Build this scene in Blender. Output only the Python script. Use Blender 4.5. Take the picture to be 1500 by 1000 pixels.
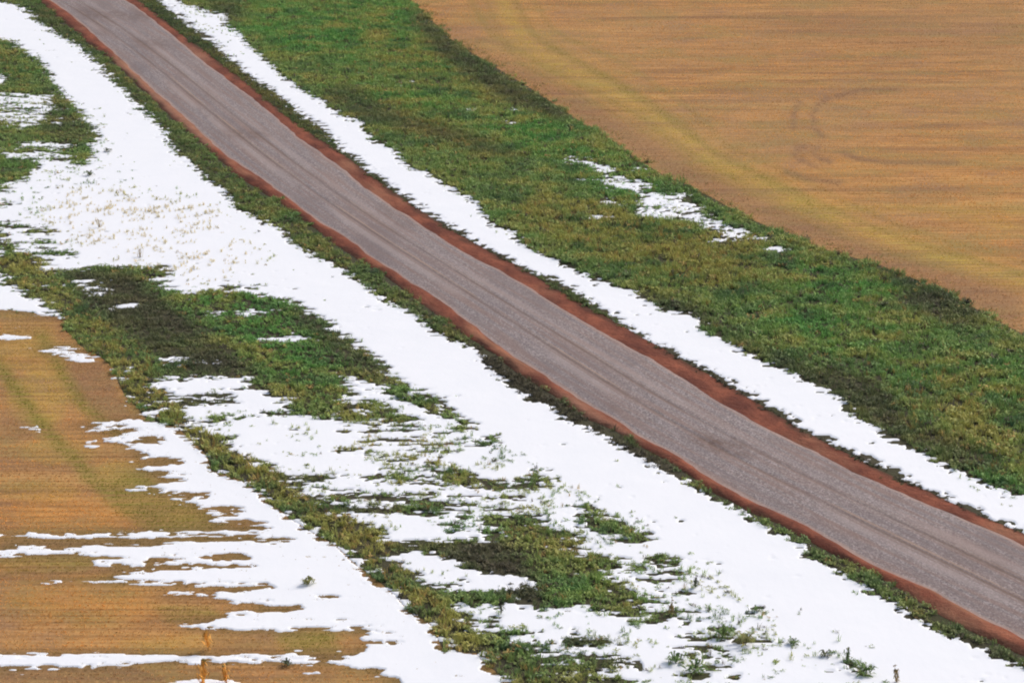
import bpy, math, random
import numpy as np
from mathutils import Vector
from mathutils.geometry import delaunay_2d_cdt

for o in list(bpy.data.objects):
    bpy.data.objects.remove(o, do_unlink=True)
SC = bpy.context.scene
COL = SC.collection

# ------------------------------------------------------------------ camera, sky, sun, exposure
F_PX, PITCH, CAM_H = 3750.0, math.radians(17.46), 45.0
cd = bpy.data.cameras.new('camera'); cam = bpy.data.objects.new('camera', cd); COL.objects.link(cam)
cd.sensor_width = 36.0; cd.lens = 36.0 * F_PX / 1500.0; cd.clip_start = 1.0; cd.clip_end = 9000.0
cam.location = (0, 0, CAM_H); cam.rotation_euler = (math.pi / 2 - PITCH, 0, 0)
SC.camera = cam

SUN_EL, SUN_AZ = math.radians(38), math.radians(52)      # azimuth clockwise from +Y: behind and to the right
w = bpy.data.worlds.new('World'); SC.world = w; w.use_nodes = True
nt = w.node_tree; nt.nodes.clear()
sky = nt.nodes.new('ShaderNodeTexSky'); sky.sky_type = 'NISHITA'; sky.sun_disc = False
sky.sun_elevation = SUN_EL; sky.sun_rotation = SUN_AZ
sky.air_density = 1.0; sky.dust_density = 5.0; sky.ozone_density = 1.0
bg = nt.nodes.new('ShaderNodeBackground'); bg.inputs[1].default_value = 0.12
wo = nt.nodes.new('ShaderNodeOutputWorld')
nt.links.new(sky.outputs[0], bg.inputs[0]); nt.links.new(bg.outputs[0], wo.inputs[0])
ld = bpy.data.lights.new('sun', 'SUN'); sun = bpy.data.objects.new('sun', ld); COL.objects.link(sun)
ld.energy = 1.5; ld.angle = math.radians(14); ld.color = (1.0, 0.94, 0.87)
sd = Vector((math.sin(SUN_AZ) * math.cos(SUN_EL), math.cos(SUN_AZ) * math.cos(SUN_EL), math.sin(SUN_EL)))
sun.rotation_euler = sd.to_track_quat('Z', 'Y').to_euler(); sun.location = (0, 100, 120)
SC.view_settings.view_transform = 'Standard'; SC.view_settings.look = 'None'
SC.view_settings.gamma = 1.0; SC.view_settings.exposure = 0.32
SC.cycles.pixel_filter_type = 'BLACKMAN_HARRIS'; SC.cycles.filter_width = 2.0; SC.cycles.max_bounces = 4; SC.cycles.diffuse_bounces = 2; SC.cycles.transmission_bounces = 2

# ------------------------------------------------------------------ survey: plan of the valley floor (z = 0)
CP, SP = math.cos(PITCH), math.sin(PITCH)
def ground(u, v):
    """plan position of a surveyed point seen at bearing u, v"""
    u = np.asarray(u, float); v = np.asarray(v, float)
    a = (u - 750) / F_PX; b = (500 - v) / F_PX
    dz = -SP + b * CP; t = -CAM_H / dz
    return a * t, (CP + b * SP) * t
def survey(x, y, z=0.0):
    h = CAM_H - z
    f = y * CP + h * SP; up = y * SP - h * CP
    return 750 + F_PX * x / f, 500 - F_PX * up / f

RNG = np.random.default_rng(7)
def hsh(ix, iy, seed):
    h = (ix.astype(np.int64) * 374761393 + iy.astype(np.int64) * 668265263 + seed * 982451653) & 0xffffffff
    h = ((h ^ (h >> 13)) * 1274126177) & 0xffffffff
    h = ((h ^ (h >> 16)) * 2246822519) & 0xffffffff
    return ((h ^ (h >> 15)) & 0xffffff) / float(0xffffff)
def vn(x, y, sx, sy, seed):
    x = x / sx + seed * 3.17; y = y / sy + seed * 7.31
    ix = np.floor(x); iy = np.floor(y); fx = x - ix; fy = y - iy
    fx = fx * fx * (3 - 2 * fx); fy = fy * fy * (3 - 2 * fy)
    a = hsh(ix, iy, seed); b = hsh(ix + 1, iy, seed); c = hsh(ix, iy + 1, seed); d = hsh(ix + 1, iy + 1, seed)
    return (a * (1 - fx) + b * fx) * (1 - fy) + (c * (1 - fx) + d * fx) * fy
def fbm(x, y, sx, sy, seed, octs=3, gain=0.5):
    s = 0; amp = 1; t = 0
    for k in range(octs):
        s = s + amp * vn(x, y, sx / 2**k, sy / 2**k, seed + k); t += amp; amp *= gain
    return s / t

RX0, RY0, RX1, RY1, ST = -300, -170, 2010, 1215, 1.5
RW, RH = int((RX1 - RX0) / ST), int((RY1 - RY0) / ST)
GX = RX0 + (np.arange(RW) + .5) * ST; GY = RY0 + (np.arange(RH) + .5) * ST
def inpoly(pts, gx, gy):
    X, Y = np.meshgrid(gx, gy); ins = np.zeros(X.shape, bool)
    n = len(pts)
    for i in range(n):
        x1, y1 = pts[i]; x2, y2 = pts[(i + 1) % n]
        if y1 == y2: continue
        c = ((y1 > Y) != (y2 > Y)) & (X < (x2 - x1) * (Y - y1) / (y2 - y1) + x1)
        ins ^= c
    return ins
def paint(R, pts, val, mode='set'):
    xs = [p[0] for p in pts]; ys = [p[1] for p in pts]
    i0 = max(0, int((min(xs) - RX0) / ST) - 1); i1 = min(RW, int((max(xs) - RX0) / ST) + 2)
    j0 = max(0, int((min(ys) - RY0) / ST) - 1); j1 = min(RH, int((max(ys) - RY0) / ST) + 2)
    if i1 <= i0 or j1 <= j0: return
    m = inpoly(pts, GX[i0:i1], GY[j0:j1])
    sub = R[j0:j1, i0:i1]
    sub[m] = val if mode == 'set' else np.maximum(sub[m], val)
def ell(cx, cy, rx, ry, n=14, tilt=0.0):
    return [(cx + rx * math.cos(t), cy + ry * math.sin(t) + tilt * rx * math.cos(t)) for t in [2 * math.pi * k / n for k in range(n)]]
def streak(x0, x1, y0, y1):
    """a patch tapering towards both ends"""
    m = (y0 + y1) / 2; d = (x1 - x0)
    return [(x0, m + 1), (x0 + d * .18, y0 + (m - y0) * .3), (x0 + d * .5, y0), (x0 + d * .85, y0 + (m - y0) * .4), (x1, m - .6), (x1 - d * .2, y1 - (y1 - m) * .3), (x0 + d * .45, y1), (x0 + d * .15, y1 - (y1 - m) * .2)]
def blur(R, rx, ry, it=2):
    for _ in range(it):
        for ax, r in ((1, rx), (0, ry)):
            k = int(round(r / ST))
            if k < 1: continue
            P = np.pad(R, [(k + 1, k) if a == ax else (0, 0) for a in (0, 1)], mode='edge')
            c = np.cumsum(P, axis=ax)
            R = (c[:, 2*k+1:] - c[:, :-2*k-1]) / (2*k+1) if ax == 1 else (c[2*k+1:, :] - c[:-2*k-1, :]) / (2*k+1)
    return R
def lineband(pts, wd, val, R):
    """soft band along a polyline"""
    xs = [p[0] for p in pts]; ys = [p[1] for p in pts]; m = wd * 3
    i0 = max(0, int((min(xs) - m - RX0) / ST)); i1 = min(RW, int((max(xs) + m - RX0) / ST))
    j0 = max(0, int((min(ys) - m - RY0) / ST)); j1 = min(RH, int((max(ys) + m - RY0) / ST))
    X, Y = np.meshgrid(GX[i0:i1], GY[j0:j1]); best = np.full(X.shape, 1e9)
    for (x1, y1), (x2, y2) in zip(pts[:-1], pts[1:]):
        L = (x2 - x1)**2 + (y2 - y1)**2
        t = np.clip(((X - x1) * (x2 - x1) + (Y - y1) * (y2 - y1)) / L, 0, 1)
        best = np.minimum(best, np.hypot(X - x1 - t * (x2 - x1), Y - y1 - t * (y2 - y1)))
    R[j0:j1, i0:i1] = np.maximum(R[j0:j1, i0:i1], val * np.exp(-(best / wd)**2))
def samp(R, u, v):
    x = np.clip((u - RX0) / ST - .5, 0, RW - 1.001); y = np.clip((v - RY0) / ST - .5, 0, RH - 1.001)
    ix = x.astype(int); iy = y.astype(int); fx = x - ix; fy = y - iy
    return (R[iy, ix] * (1 - fx) + R[iy, ix + 1] * fx) * (1 - fy) + (R[iy + 1, ix] * (1 - fx) + R[iy + 1, ix + 1] * fx) * fy

# survey lines, far end first
GL = [(-152,-160),(72,0),(110,27),(147,60),(180,90),(213,123),(253,157),(293,193),(333,230),(373,257),(413,283),(467,327),(500,343),(543,376),(600,413),(653,446),(700,483),(740,515),(800,553),(853,590),(893,610),(930,636),(980,663),(1050,706),(1100,736),(1167,764),(1213,789),(1283,833),(1343,856),(1383,876),(1433,906),(1500,936),(1800,1090),(2050,1215)]
GR = [(-39,-160),(185,0),(217,23),(250,50),(283,80),(320,107),(353,133),(383,153),(410,180),(443,207),(477,230),(500,247),(543,283),(580,307),(623,333),(660,360),(700,381),(760,411),(800,440),(847,466),(887,490),(933,515),(1000,553),(1033,580),(1083,606),(1123,630),(1163,650),(1203,666),(1233,684),(1283,706),(1333,729),(1383,748),(1433,769),(1500,801),(1800,940),(2400,1215)]
RL = [(-168,-160),(58,0),(93,33),(127,63),(160,87),(200,123),(233,157),(273,193),(313,227),(350,263),(400,290),(443,322),(500,366),(553,396),(600,433),(650,470),(700,502),(740,533),(790,566),(847,606),(893,628),(933,652),(967,669),(1000,692),(1027,709),(1067,733),(1117,759),(1167,781),(1217,809),(1283,842),(1320,866),(1367,896),(1420,923),(1467,947),(1500,960),(1800,1115),(1990,1215)]
RR = [(-20,-160),(204,0),(233,24),(273,57),(307,80),(343,107),(370,130),(400,154),(430,180),(460,198),(500,223),(543,258),(577,281),(617,311),(650,331),(687,351),(727,374),(767,394),(810,421),(853,446),(887,464),(930,488),(967,508),(1000,528),(1033,546),(1093,580),(1123,600),(1167,626),(1213,650),(1247,666),(1290,691),(1333,708),(1383,731),(1433,754),(1500,782),(1800,920),(2450,1215)]
VL = [(-222,-160),(-10,0),(30,8),(57,33),(113,67),(147,97),(177,127),(200,150),(240,187),(253,217),(283,237),(303,263),(337,283),(343,305),(377,317),(410,335),(443,366),(487,386),(500,391),(540,420),(567,443),(600,456),(640,486),(697,513),(717,540),(740,560),(783,586),(813,603),(860,626),(900,643),(924,664),(950,680),(981,692),(1000,698),(1027,717),(1063,735),(1107,763),(1150,786),(1170,793),(1187,814),(1220,833),(1260,853),(1293,878),(1333,896),(1360,913),(1400,932),(1433,951),(1480,968),(1500,978),(1800,1135),(1950,1215)]
SL = [(14,-160),(234,0),(253,18),(277,37),(293,49),(317,67),(350,97),(383,123),(420,147),(443,170),(477,189),(500,215),(533,245),(563,263),(593,287),(623,311),(650,325),(687,347),(733,371),(767,389),(810,409),(853,432),(883,453),(917,477),(960,501),(1000,521),(1040,543),(1067,559),(1097,574),(1133,597),(1183,628),(1233,652),(1263,666),(1300,686),(1333,701),(1360,715),(1417,739),(1460,761),(1500,778),(1800,915),(2460,1215)]
SR = [(50,-160),(258,0),(290,14),(333,22),(330,38),(353,50),(363,67),(393,90),(413,110),(440,130),(477,150),(500,168),(527,177),(543,203),(580,220),(597,243),(627,253),(660,273),(700,293),(713,320),(730,333),(752,340),(767,360),(817,383),(850,396),(883,413),(930,426),(943,440),(967,450),(1000,457),(1030,473),(1024,482),(1060,496),(1090,516),(1133,533),(1160,543),(1203,570),(1227,580),(1240,600),(1283,620),(1287,633),(1320,650),(1360,666),(1380,679),(1427,696),(1467,716),(1500,726),(1800,860),(2560,1215)]
GF = [(430,-160),(560,-40),(600,0),(633,30),(663,60),(700,83),(733,103),(783,133),(827,163),(863,187),(903,210),(943,240),(977,260),(1000,267),(1050,293),(1093,317),(1127,333),(1200,363),(1283,386),(1333,406),(1383,426),(1443,460),(1500,490),(1800,650),(2800,1215)]
DL = [(-300,462),(-60,440),(0,453),(33,456),(97,466),(90,480),(107,493),(117,506),(147,523),(167,540),(173,560),(183,580),(200,596),(212,612),(262,628),(303,666),(310,689),(353,703),(387,726),(420,756),(457,779),(493,799),(517,823),(557,853),(580,873),(600,896),(630,913),(640,933),(650,953),(697,956),(717,976),(747,1000),(800,1050),(960,1215)]

# ------------------------------------------------------------------ snow cover plan
F = np.zeros((RH, RW))
paint(F, VL + [(-300, 1215), (-300, -160)], 1.0)
paint(F, SR + SL[::-1], 1.0)
B = lambda pts, v=0.0: paint(F, pts, v)
# turf showing at the upper left
B([(-300,20),(-120,40),(0,57),(20,63),(60,90),(70,110),(80,123),(90,137),(110,155),(123,173),(143,200),(128,212),(136,225),(120,243),(90,236),(60,228),(40,262),(0,268),(-300,290)])
B([(-300,140),(0,138),(76,137),(78,150),(70,165),(60,185),(30,190),(0,178),(-300,190)], .72)
B(streak(-40,12,106,128), 1); B([(27,206),(107,207),(110,217),(80,219),(60,216),(20,218)], .85)
B([(0,222),(50,220),(108,226),(100,240),(60,236),(45,233),(0,232)], .8); B(streak(78,92,176,184), .95)
B(streak(-120,20,270,281)); B(streak(-120,34,296,303), .05)
# streaks at the left edge, then the great patch of turf
for a in ((-150,52,326,334),(15,92,337,341),(30,102,353,359),(48,120,367,374)): B(streak(*a))
B([(-300,330),(0,336),(14,350),(27,366),(62,378),(73,386),(60,396),(150,390),(242,391),(247,403),(300,404),(270,412),(240,420),(262,429),(333,423),(360,430),(423,440),(467,464),(500,486),(520,503),(543,520),(567,540),(588,560),(640,588),(695,628),(675,632),(652,612),(620,594),(575,580),(560,562),(525,552),(500,548),(505,575),(500,600),(482,613),(443,610),(427,593),(400,578),(370,560),(360,550),(300,551),(227,553),(232,566),(267,600),(268,614),(327,640),(333,664),(373,671),(397,683),(430,703),(420,714),(467,733),(500,752),(537,766),(563,779),(553,792),(587,796),(652,792),(650,801),(583,806),(590,820),(600,836),(610,856),(627,866),(733,864),(733,884),(645,884),(677,900),(693,926),(740,933),(793,960),(810,986),(825,1000),(940,1100),(1040,1215)] + DL[::-1])
B([(-300,400),(0,396),(7,404),(7,413),(-20,414)], 1)
B([(-300,395),(-80,405),(0,416),(13,418),(50,436),(98,466),(60,462),(33,456),(0,452),(-300,450)], 1)
for a in ((-20,16,364,372),(95,152,409,416),(115,158,418,423),(130,150,426,429),(55,75,414,420),(160,207,446,452),(303,327,455,462),(342,392,453,460),(392,410,453,456),(376,465,490,500),(225,262,524,531),(255,280,524,529),(288,318,525,530),(340,346,505,508),(226,275,404,414),(262,300,429,435)): B(streak(*a), 1)
for a in ((166,178,538,544),(172,184,551,556)): B(ell((a[0]+a[1])/2,(a[2]+a[3])/2,(a[1]-a[0])/2,(a[3]-a[2])/2), 1)
B([(226,404),(300,402),(372,414),(400,432),(366,430),(300,424),(262,424)], .88)
B([(196,578),(220,576),(232,592),(230,610),(208,606)], .62)
B([(500,586),(560,590),(612,616),(605,628),(540,630),(490,622)], .25)
B(streak(520,558,584,589)); B([(300,610),(440,620),(560,640),(760,720),(850,800),(1000,830),(1050,930),(1100,1000),(900,1000),(760,780),(640,790),(600,750),(470,720),(380,670),(330,640)], .84)
B([(520,552),(582,566),(570,574),(528,572),(520,582),(500,580)], .92)
B([(535,608),(610,620),(700,640),(650,680),(540,690),(440,640),(500,620)], .76)
for a, v in (((267,356,575,592),.3),((293,350,600,616),.4),((363,442,602,614),.3),((353,382,626,640),.2),((347,457,656,662),0),((395,503,698,705),.1),((433,520,727,737),.05),((462,505,738,757),.2),((500,610,738,749),0),((493,563,734,740),0),((640,694,684,712),.1),((700,813,698,718),.3),((770,815,686,712),.05),((555,596,694,712),.2),((590,652,731,755),.15),((650,676,758,778),.3),((690,740,730,744),.65),((603,634,644,658),.35),((700,734,634,656),.3),((948,996,812,824),.1),((713,789,922,928),.05),((800,846,912,921),.1),((818,918,931,942),.0),((765,835,936,953),.05),((783,882,958,985),.1),((868,920,957,964),.05),((865,940,964,982),.05),((805,915,984,1010),.2),((698,732,894,905),.2),((690,735,900,918),.45),((920,968,888,918),.4),((976,1012,955,985),.3),((1041,1072,912,937),.2),((1075,1122,926,950),.3),((1014,1062,942,961),.35),((1000,1032,970,992),.25),((1150,1172,934,948),.3),((1095,1115,888,897),.1),((1250,1275,968,995),.3),((1232,1252,955,970),.4),((436,464,850,860),.1)):
    B(streak(*a), min(1, v + .12))
for p in ([(236,557),(355,552),(372,568),(300,569),(250,574)], [(330,648),(480,643),(510,690),(430,694),(365,668)], [(470,668),(560,672),(550,690),(480,694)], [(515,752),(620,748),(665,786),(600,791),(562,776)], [(360,612),(425,606),(500,632),(540,654),(360,642),(340,625)], [(760,895),(900,900),(960,930),(880,926),(720,910)], [(900,940),(1000,955),(980,1000),(930,970)]):
    B(p, 1)
# dark wet hollow with its island of weeds
B([(643,813),(650,797),(700,788),(735,790),(715,778),(713,757),(760,752),(790,763),(830,775),(860,790),(830,803),(870,812),(915,820),(900,830),(835,835),(880,838),(895,850),(910,865),(945,873),(950,885),(930,890),(890,893),(870,887),(800,888),(770,892),(750,883),(725,866),(715,862),(755,862),(778,858),(760,845),(720,838),(690,830),(660,825)])
B([(843,734),(867,738),(900,763),(953,783),(930,793),(893,783),(840,763),(860,752)])
B([(840,770),(900,786),(880,790),(845,786)], 1); B([(862,806),(915,812),(905,820),(870,818)], .9)
B([(588,818),(610,814),(663,815),(660,824),(620,826),(595,825)], 1)
B([(600,834),(660,830),(690,837),(730,843),(760,841),(778,853),(740,862),(720,866),(650,866),(612,858)], .93)
B([(820,790),(845,789),(832,793)], 1)
# stubble field of the lower left
B([(-300,462)] + DL[1:] + [(-300,1215)])
B(streak(-150,52,490,498), 1); B([(48,513),(75,508),(105,506),(112,516),(144,525),(140,528),(105,526),(78,517)], 1); B(streak(20,32,477,480),1)
B(streak(18,72,625,629), .9); B(streak(130,142,646,652), .9)
B([(105,627),(160,617),(210,612),(262,628),(303,666),(310,689),(353,703),(387,726),(420,756),(457,779),(433,785),(383,768),(345,756),(300,742),(287,739),(260,731),(300,727),(250,722),(228,709),(262,703),(277,697),(220,694),(190,686),(230,681),(197,666),(215,655),(190,655),(163,642),(200,630),(150,629)], 1)
for a in ((187,240,639,650),(213,262,668,682),(293,357,740,757),(343,385,761,772),(253,310,721,727)): B(streak(*a), .1)
B(streak(188,234,714,718), .9); B(streak(300,345,752,766), .9)
B([(430,773),(457,779),(493,799),(517,823),(557,853),(580,873),(600,896),(630,913),(640,933),(650,953),(697,956),(717,976),(747,1000),(830,1070),(960,1215),(760,1215),(640,1060),(577,1000),(550,980),(500,971),(400,968),(200,968),(190,972),(130,976),(0,974),(-300,980),(-300,958),(0,956),(130,956),(300,960),(400,957),(440,954),(500,957),(540,953),(549,935),(540,922),(500,921),(467,918),(400,923),(310,920),(250,918),(330,908),(335,897),(440,893),(440,886),(353,884),(313,867),(367,866),(407,858),(300,857),(150,852),(68,852),(77,843),(147,846),(187,836),(233,829),(380,830),(380,825),(187,827),(140,825),(147,817),(213,817),(167,812),(0,813),(-200,813),(-200,807),(0,806),(77,803),(167,798),(267,794),(333,792),(430,791),(430,785),(250,786),(0,789),(-300,790),(-300,783),(0,782),(70,783),(170,779),(300,776)], 1)
for a, v in (((217,262,812,827),.1),((293,362,812,821),.2),((350,384,876,885),.2),((330,560,905,909),.5),((440,500,870,874),.6),((540,600,925,945),.7)): B(streak(*a), v)
for a, v in (((0,77,797,806),.8),((217,313,868,873),.7),((253,366,994,1003),.85),((450,485,982,987),.8),((-60,60,979,984),.6),((-200,300,1040,1060),1),((200,520,1090,1110),1),((30,180,842,850),.25),((-200,20,918,922),.5)): B(streak(*a), v)
# patches left in the green field
B([(815,236),(835,230),(860,231),(895,243),(897,256),(887,259),(870,247),(845,240)], .76)
B([(870,265),(905,256),(930,263),(960,268),(955,277),(935,275),(945,281),(1000,288),(1020,305),(1050,322),(1085,337),(1097,354),(1060,345),(1000,320),(940,316),(930,306),(945,300),(920,293),(943,289),(890,272)], .76)
for a in ((872,912,291,298),(862,890,315,319),(1118,1158,360,367),(890,905,277,281)): B(streak(*a), 1)
for a in ((1062,1105,334,342),(1100,1135,346,352),(1040,1078,348,354),(985,1010,284,289),(1010,1040,296,301),(930,948,246,250),(846,862,262,266),(905,925,300,304)): B(streak(*a), 1)
for cx, cy, rx, ry in ((751,179,6,3.5),(754,161,5,3),(690,162,6,1.8),(533,104,4,2),(552,119,7,2),(595,121,7,2.2),(524,123,4,2),(579,122,3,2),(965,251,6,2),(1277,610,5,2.5),(580,224,4,2)): B(ell(cx, cy, rx, ry, 10), 1)
F = blur(F, 4.5, 2.0, 2)

# vegetation, colour and tint plans
field_l = np.zeros_like(F); paint(field_l, DL + [(-300, 1215)], 1.0)
turf_l = np.zeros_like(F); paint(turf_l, VL + [(-300, 1215), (-300, -160)], 1.0); turf_l *= (1 - field_l)
veg = turf_l * np.clip(1.75 - F * 1.5, 0, 1)
ditch_l = np.zeros_like(F); paint(ditch_l, VL + RL[::-1], 1.0)
ditch_r = np.zeros_like(F); paint(ditch_r, SL + RR[::-1], 1.0)
green_r = np.zeros_like(F); paint(green_r, GF + SR[::-1], 1.0)
veg = np.maximum.reduce([veg, ditch_l, ditch_r, green_r * np.clip(1.15 - F * 1.4, 0, 1)])
sparse = np.zeros_like(F)
for pts, v in (([(80,265),(200,262),(320,300),(400,375),(330,425),(240,390),(150,375),(60,330),(20,300)], .42),
               ([(470,600),(620,600),(740,650),(840,710),(1000,800),(1120,900),(1300,985),(1290,1060),(1000,1060),(930,900),(850,800),(640,770),(560,700)], .62),
               ([(300,570),(440,610),(540,700),(600,790),(500,750),(400,690),(330,640)], .3),
               ([(60,130),(140,170),(180,260),(60,300),(0,300),(0,220)], .4), ([(0,135),(78,137),(60,190),(0,190)], .3), ([(680,880),(940,890),(1000,1000),(840,1000),(700,930)], .45),
               ([(600,830),(700,838),(760,862),(620,866)], .5), ([(1000,830),(1250,920),(1330,1000),(1000,1000)], .2),
               ([(700,270),(760,300),(740,340),(640,270),(580,220),(600,220)], .2), ([(280,0),(345,20),(330,60),(370,100),(290,50),(262,10)], .25),
               ([(820,230),(960,265),(1100,350),(1000,320),(930,300)], .3), ([(1400,680),(1500,725),(1500,745),(1400,700)], .2)):
    paint(sparse, pts, v, 'max')
sparse = blur(sparse, 9, 6, 2)
dark = np.zeros_like(F); yel = np.zeros_like(F); viv = np.zeros_like(F)
for pts, v in (([(610,10),(640,40),(665,60),(730,105),(790,138),(850,178),(820,175),(740,150),(680,110),(640,80),(600,30)], 1.0),
               ([(500,120),(600,170),(700,200),(780,235),(700,225),(600,195),(530,180),(470,140)], .75),
               ([(300,0),(360,0),(345,40),(325,30)], .8), ([(900,420),(1010,445),(1090,500),(1240,560),(1260,610),(1180,560),(1040,480)], .95),
               ([(1200,530),(1290,560),(1330,620),(1290,630),(1240,590)], 1.0), ([(1270,600),(1400,640),(1480,690),(1400,690),(1300,640)], .7),
               ([(1280,385),(1440,455),(1430,480),(1340,430),(1290,400)], 1.0), ([(1330,420),(1420,480),(1390,480),(1310,440)], .8),
               ([(95,392),(190,400),(260,455),(330,515),(370,540),(310,545),(230,520),(170,480),(110,420)], 1.1), ([(430,445),(500,488),(580,558),(540,552),(480,510),(430,470)], .9),
               ([(643,813),(650,797),(720,790),(750,800),(790,850),(800,888),(750,883),(700,835)], 1.25), ([(865,960),(940,964),(940,982),(870,975)], 1.1),
               ([(240,540),(380,530),(380,550),(250,552)], .8), ([(60,120),(150,200),(100,215),(60,190)], .6),
               ([(28,8),(70,10),(150,90),(240,170),(200,150),(110,65)], .75), ([(230,180),(300,240),(345,285),(335,305),(260,225)], .75), ([(690,495),(800,575),(920,648),(985,682),(985,700),(900,650),(780,592),(700,530)], 2.2),
               ([(590,433),(700,500),(690,515),(600,456)], .5), ([(1360,900),(1500,965),(1500,985),(1400,935)], .9), ([(500,210),(660,322),(760,380),(740,392),(600,306)], 1.3), ([(950,490),(1100,565),(1500,770),(1500,795),(1100,592),(960,512)], 2.0),
               ([(560,740),(500,735),(500,750),(610,748)], 1.2), ([(400,696),(500,697),(500,706),(400,705)], 1.2), ([(580,792),(650,790),(650,802),(585,806)], 1.1), ([(818,931),(918,931),(918,943),(818,942)], 1.1), ([(260,572),(356,572),(356,594),(260,592)], 1.0)):
    paint(dark, pts, v, 'max')
for pts, v in (([(740,290),(900,300),(1000,330),(1130,350),(1080,400),(1000,410),(900,390),(800,340)], .75), ([(480,20),(560,30),(700,110),(800,170),(700,170),(560,100)], .35), ([(530,130),(620,140),(720,240),(640,220)], .35),
               ([(1000,400),(1100,380),(1200,420),(1050,440)], .35), ([(1380,520),(1500,560),(1500,700),(1440,690),(1300,600)], .45), ([(0,340),(60,380),(110,430),(180,500),(240,560),(200,590),(150,520),(90,460),(0,400)], .65),
               ([(200,560),(300,620),(400,690),(560,780),(680,920),(820,1010),(740,1010),(640,930),(500,800),(350,700),(300,660),(200,590)], .95), ([(490,570),(560,600),(640,650),(820,710),(700,720),(500,630)], .55),
               ([(80,265),(320,300),(400,375),(330,425),(150,375),(60,330)], 1.4), ([(410,300),(500,370),(540,410),(470,370)], .6), ([(270,40),(330,80),(440,160),(500,205),(430,175),(330,100)], .9), ([(340,460),(420,540),(480,600),(400,570)], .3), ([(0,60),(60,120),(20,130),(0,120)], .6),
               ([(1050,915),(1120,950),(1000,990)], .3), ([(845,735),(950,785),(930,793)], .35), ([(1200,350),(1300,390),(1400,440),(1300,420)], .6), ([(870,640),(960,700),(1050,730),(1000,700)], .6), ([(720,755),(800,765),(860,790),(900,850),(840,830),(760,790)], .45)):
    paint(yel, pts, v, 'max')
for pts, v in (([(330,0),(590,0),(640,60),(700,110),(560,90),(420,90)], .8), ([(440,120),(600,110),(800,180),(960,250),(1000,330),(900,290),(700,190)], .75), ([(240,392),(420,440),(560,545),(480,600),(350,520)], .65), ([(1040,430),(1250,440),(1500,520),(1500,640),(1300,560),(1100,470)], .6), ([(1090,380),(1250,390),(1400,470),(1200,450)], .4)):
    paint(viv, pts, v, 'max')
dark = blur(dark, 10, 5, 2); yel = blur(yel, 14, 9, 2); viv = blur(viv, 16, 10, 2)
tg = np.zeros_like(F); tb = np.zeros_like(F); ty = np.zeros_like(F); to = np.zeros_like(F)
lineband([(700,-160),(735,0),(767,57),(793,80),(853,110),(900,133),(1000,197),(1040,235),(1133,275),(1187,302),(1233,325),(1333,362),(1500,410),(1800,520)], 11, 1.0, ty)
lineband([(1187,304),(1300,306),(1500,309),(1900,330)], 5, .8, ty); lineband([(1380,307),(1500,335),(1800,420)], 8, .7, ty)
lineband([(800,62),(880,110),(960,160),(1035,215),(1100,252),(1190,300)], 4, .7, tg); lineband([(690,0),(720,50),(820,110),(930,165),(1010,225),(1110,280),(1230,330)], 5, .5, tg)
for off in (-26,-15,14,25,38):
    lineband([(730+off*.9,-20-off*.2),(767+off,57-off*.5),(793+off,80-off*.6),(853+off*.9,110-off*.8),(900+off*.8,133-off*.8),(1000+off*.7,197-off*.7),(1040+off*.6,235-off*.6),(1133+off*.4,275-off*.7),(1233+off*.3,325-off*.7),(1333+off*.2,362-off*.6),(1500+off*.2,410-off*.6)], 2.6, .8 if off in (-15,14) else .55, tg if off in (-26,14,38) else ty)
lineband([(640,60),(760,75),(860,100)], 6, .35, ty)
for pts, v in (([(640,30),(733,88),(850,140),(1000,235),(1130,298),(1260,350),(1400,400),(1500,430),(1500,490),(1383,428),(1283,388),(1127,333),(1000,267),(903,210),(783,133),(663,60)], .9), ([(1080,20),(1500,10),(1500,90),(1150,60)], .35)):
    paint(tb, pts, v, 'max')
tb = blur(tb, 10, 7, 2)
lineband([(803,136),(853,136)], 3, .9, tb); lineband([(640,38),(700,55),(750,70)], 3, .6, tb)
for pts in ([(1172,150),(1163,165),(1162,185)], [(1213,143),(1197,155),(1190,170),(1192,187),(1205,200)], [(1180,213),(1168,217),(1165,226),(1172,234),(1195,243)], [(1200,213),(1195,218),(1193,225),(1202,232),(1215,237)], [(1230,222),(1255,232),(1300,238),(1400,238)], [(1150,250),(1180,262),(1230,268)], [(1225,140),(1260,132),(1320,130)]):
    lineband(pts, 3.8, 1.15, tb)
for a in ((1180,1500,128,2),(1000,1230,78,2),(1290,1500,216,2.5),(1150,1320,183,2),(1000,1160,147,2),(1250,1500,42,2),(1100,1420,276,3),(1250,1400,293,3),(880,1100,25,2),(1350,1500,180,2),(900,1040,180,2)):
    lineband([(a[0], a[2] + 3), (a[1], a[2])], a[3], .55, tb)
lineband([(-60,480),(10,550),(27,576),(60,620),(97,660),(113,673),(127,693),(160,723),(187,743),(240,772)], 9, 1.3, tg)
lineband([(60,490),(77,520),(100,560),(123,596),(180,640)], 8, 1.0, tg)
for pts, v in (([(133,700),(210,690),(240,712),(290,738),(340,768),(300,778),(210,775),(160,740)], .8), ([(220,885),(310,888),(330,905),(250,912)], .6), ([(400,925),(490,922),(500,955),(420,955)], .8), ([(0,815),(140,815),(130,835),(0,840)], .5), ([(240,790),(430,785),(430,792),(260,798)], .5)):
    paint(tg, pts, v, 'max')
tg = np.where(tg > 0, np.minimum(tg * 1.25, 1.2), 0)
for pts, v in ((ell(55,585,45,40), .8), (ell(20,520,60,20), .6), (ell(180,690,40,18), .6), (ell(90,660,60,18), .4), (ell(60, 720, 60, 14), .5), (ell(200, 850, 90, 9), .4), (ell(320, 940, 150, 12), .45), ([(0,460),(80,470),(90,520),(130,600),(60,560),(0,520)], .5)): paint(ty, pts, v, 'max')
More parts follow.
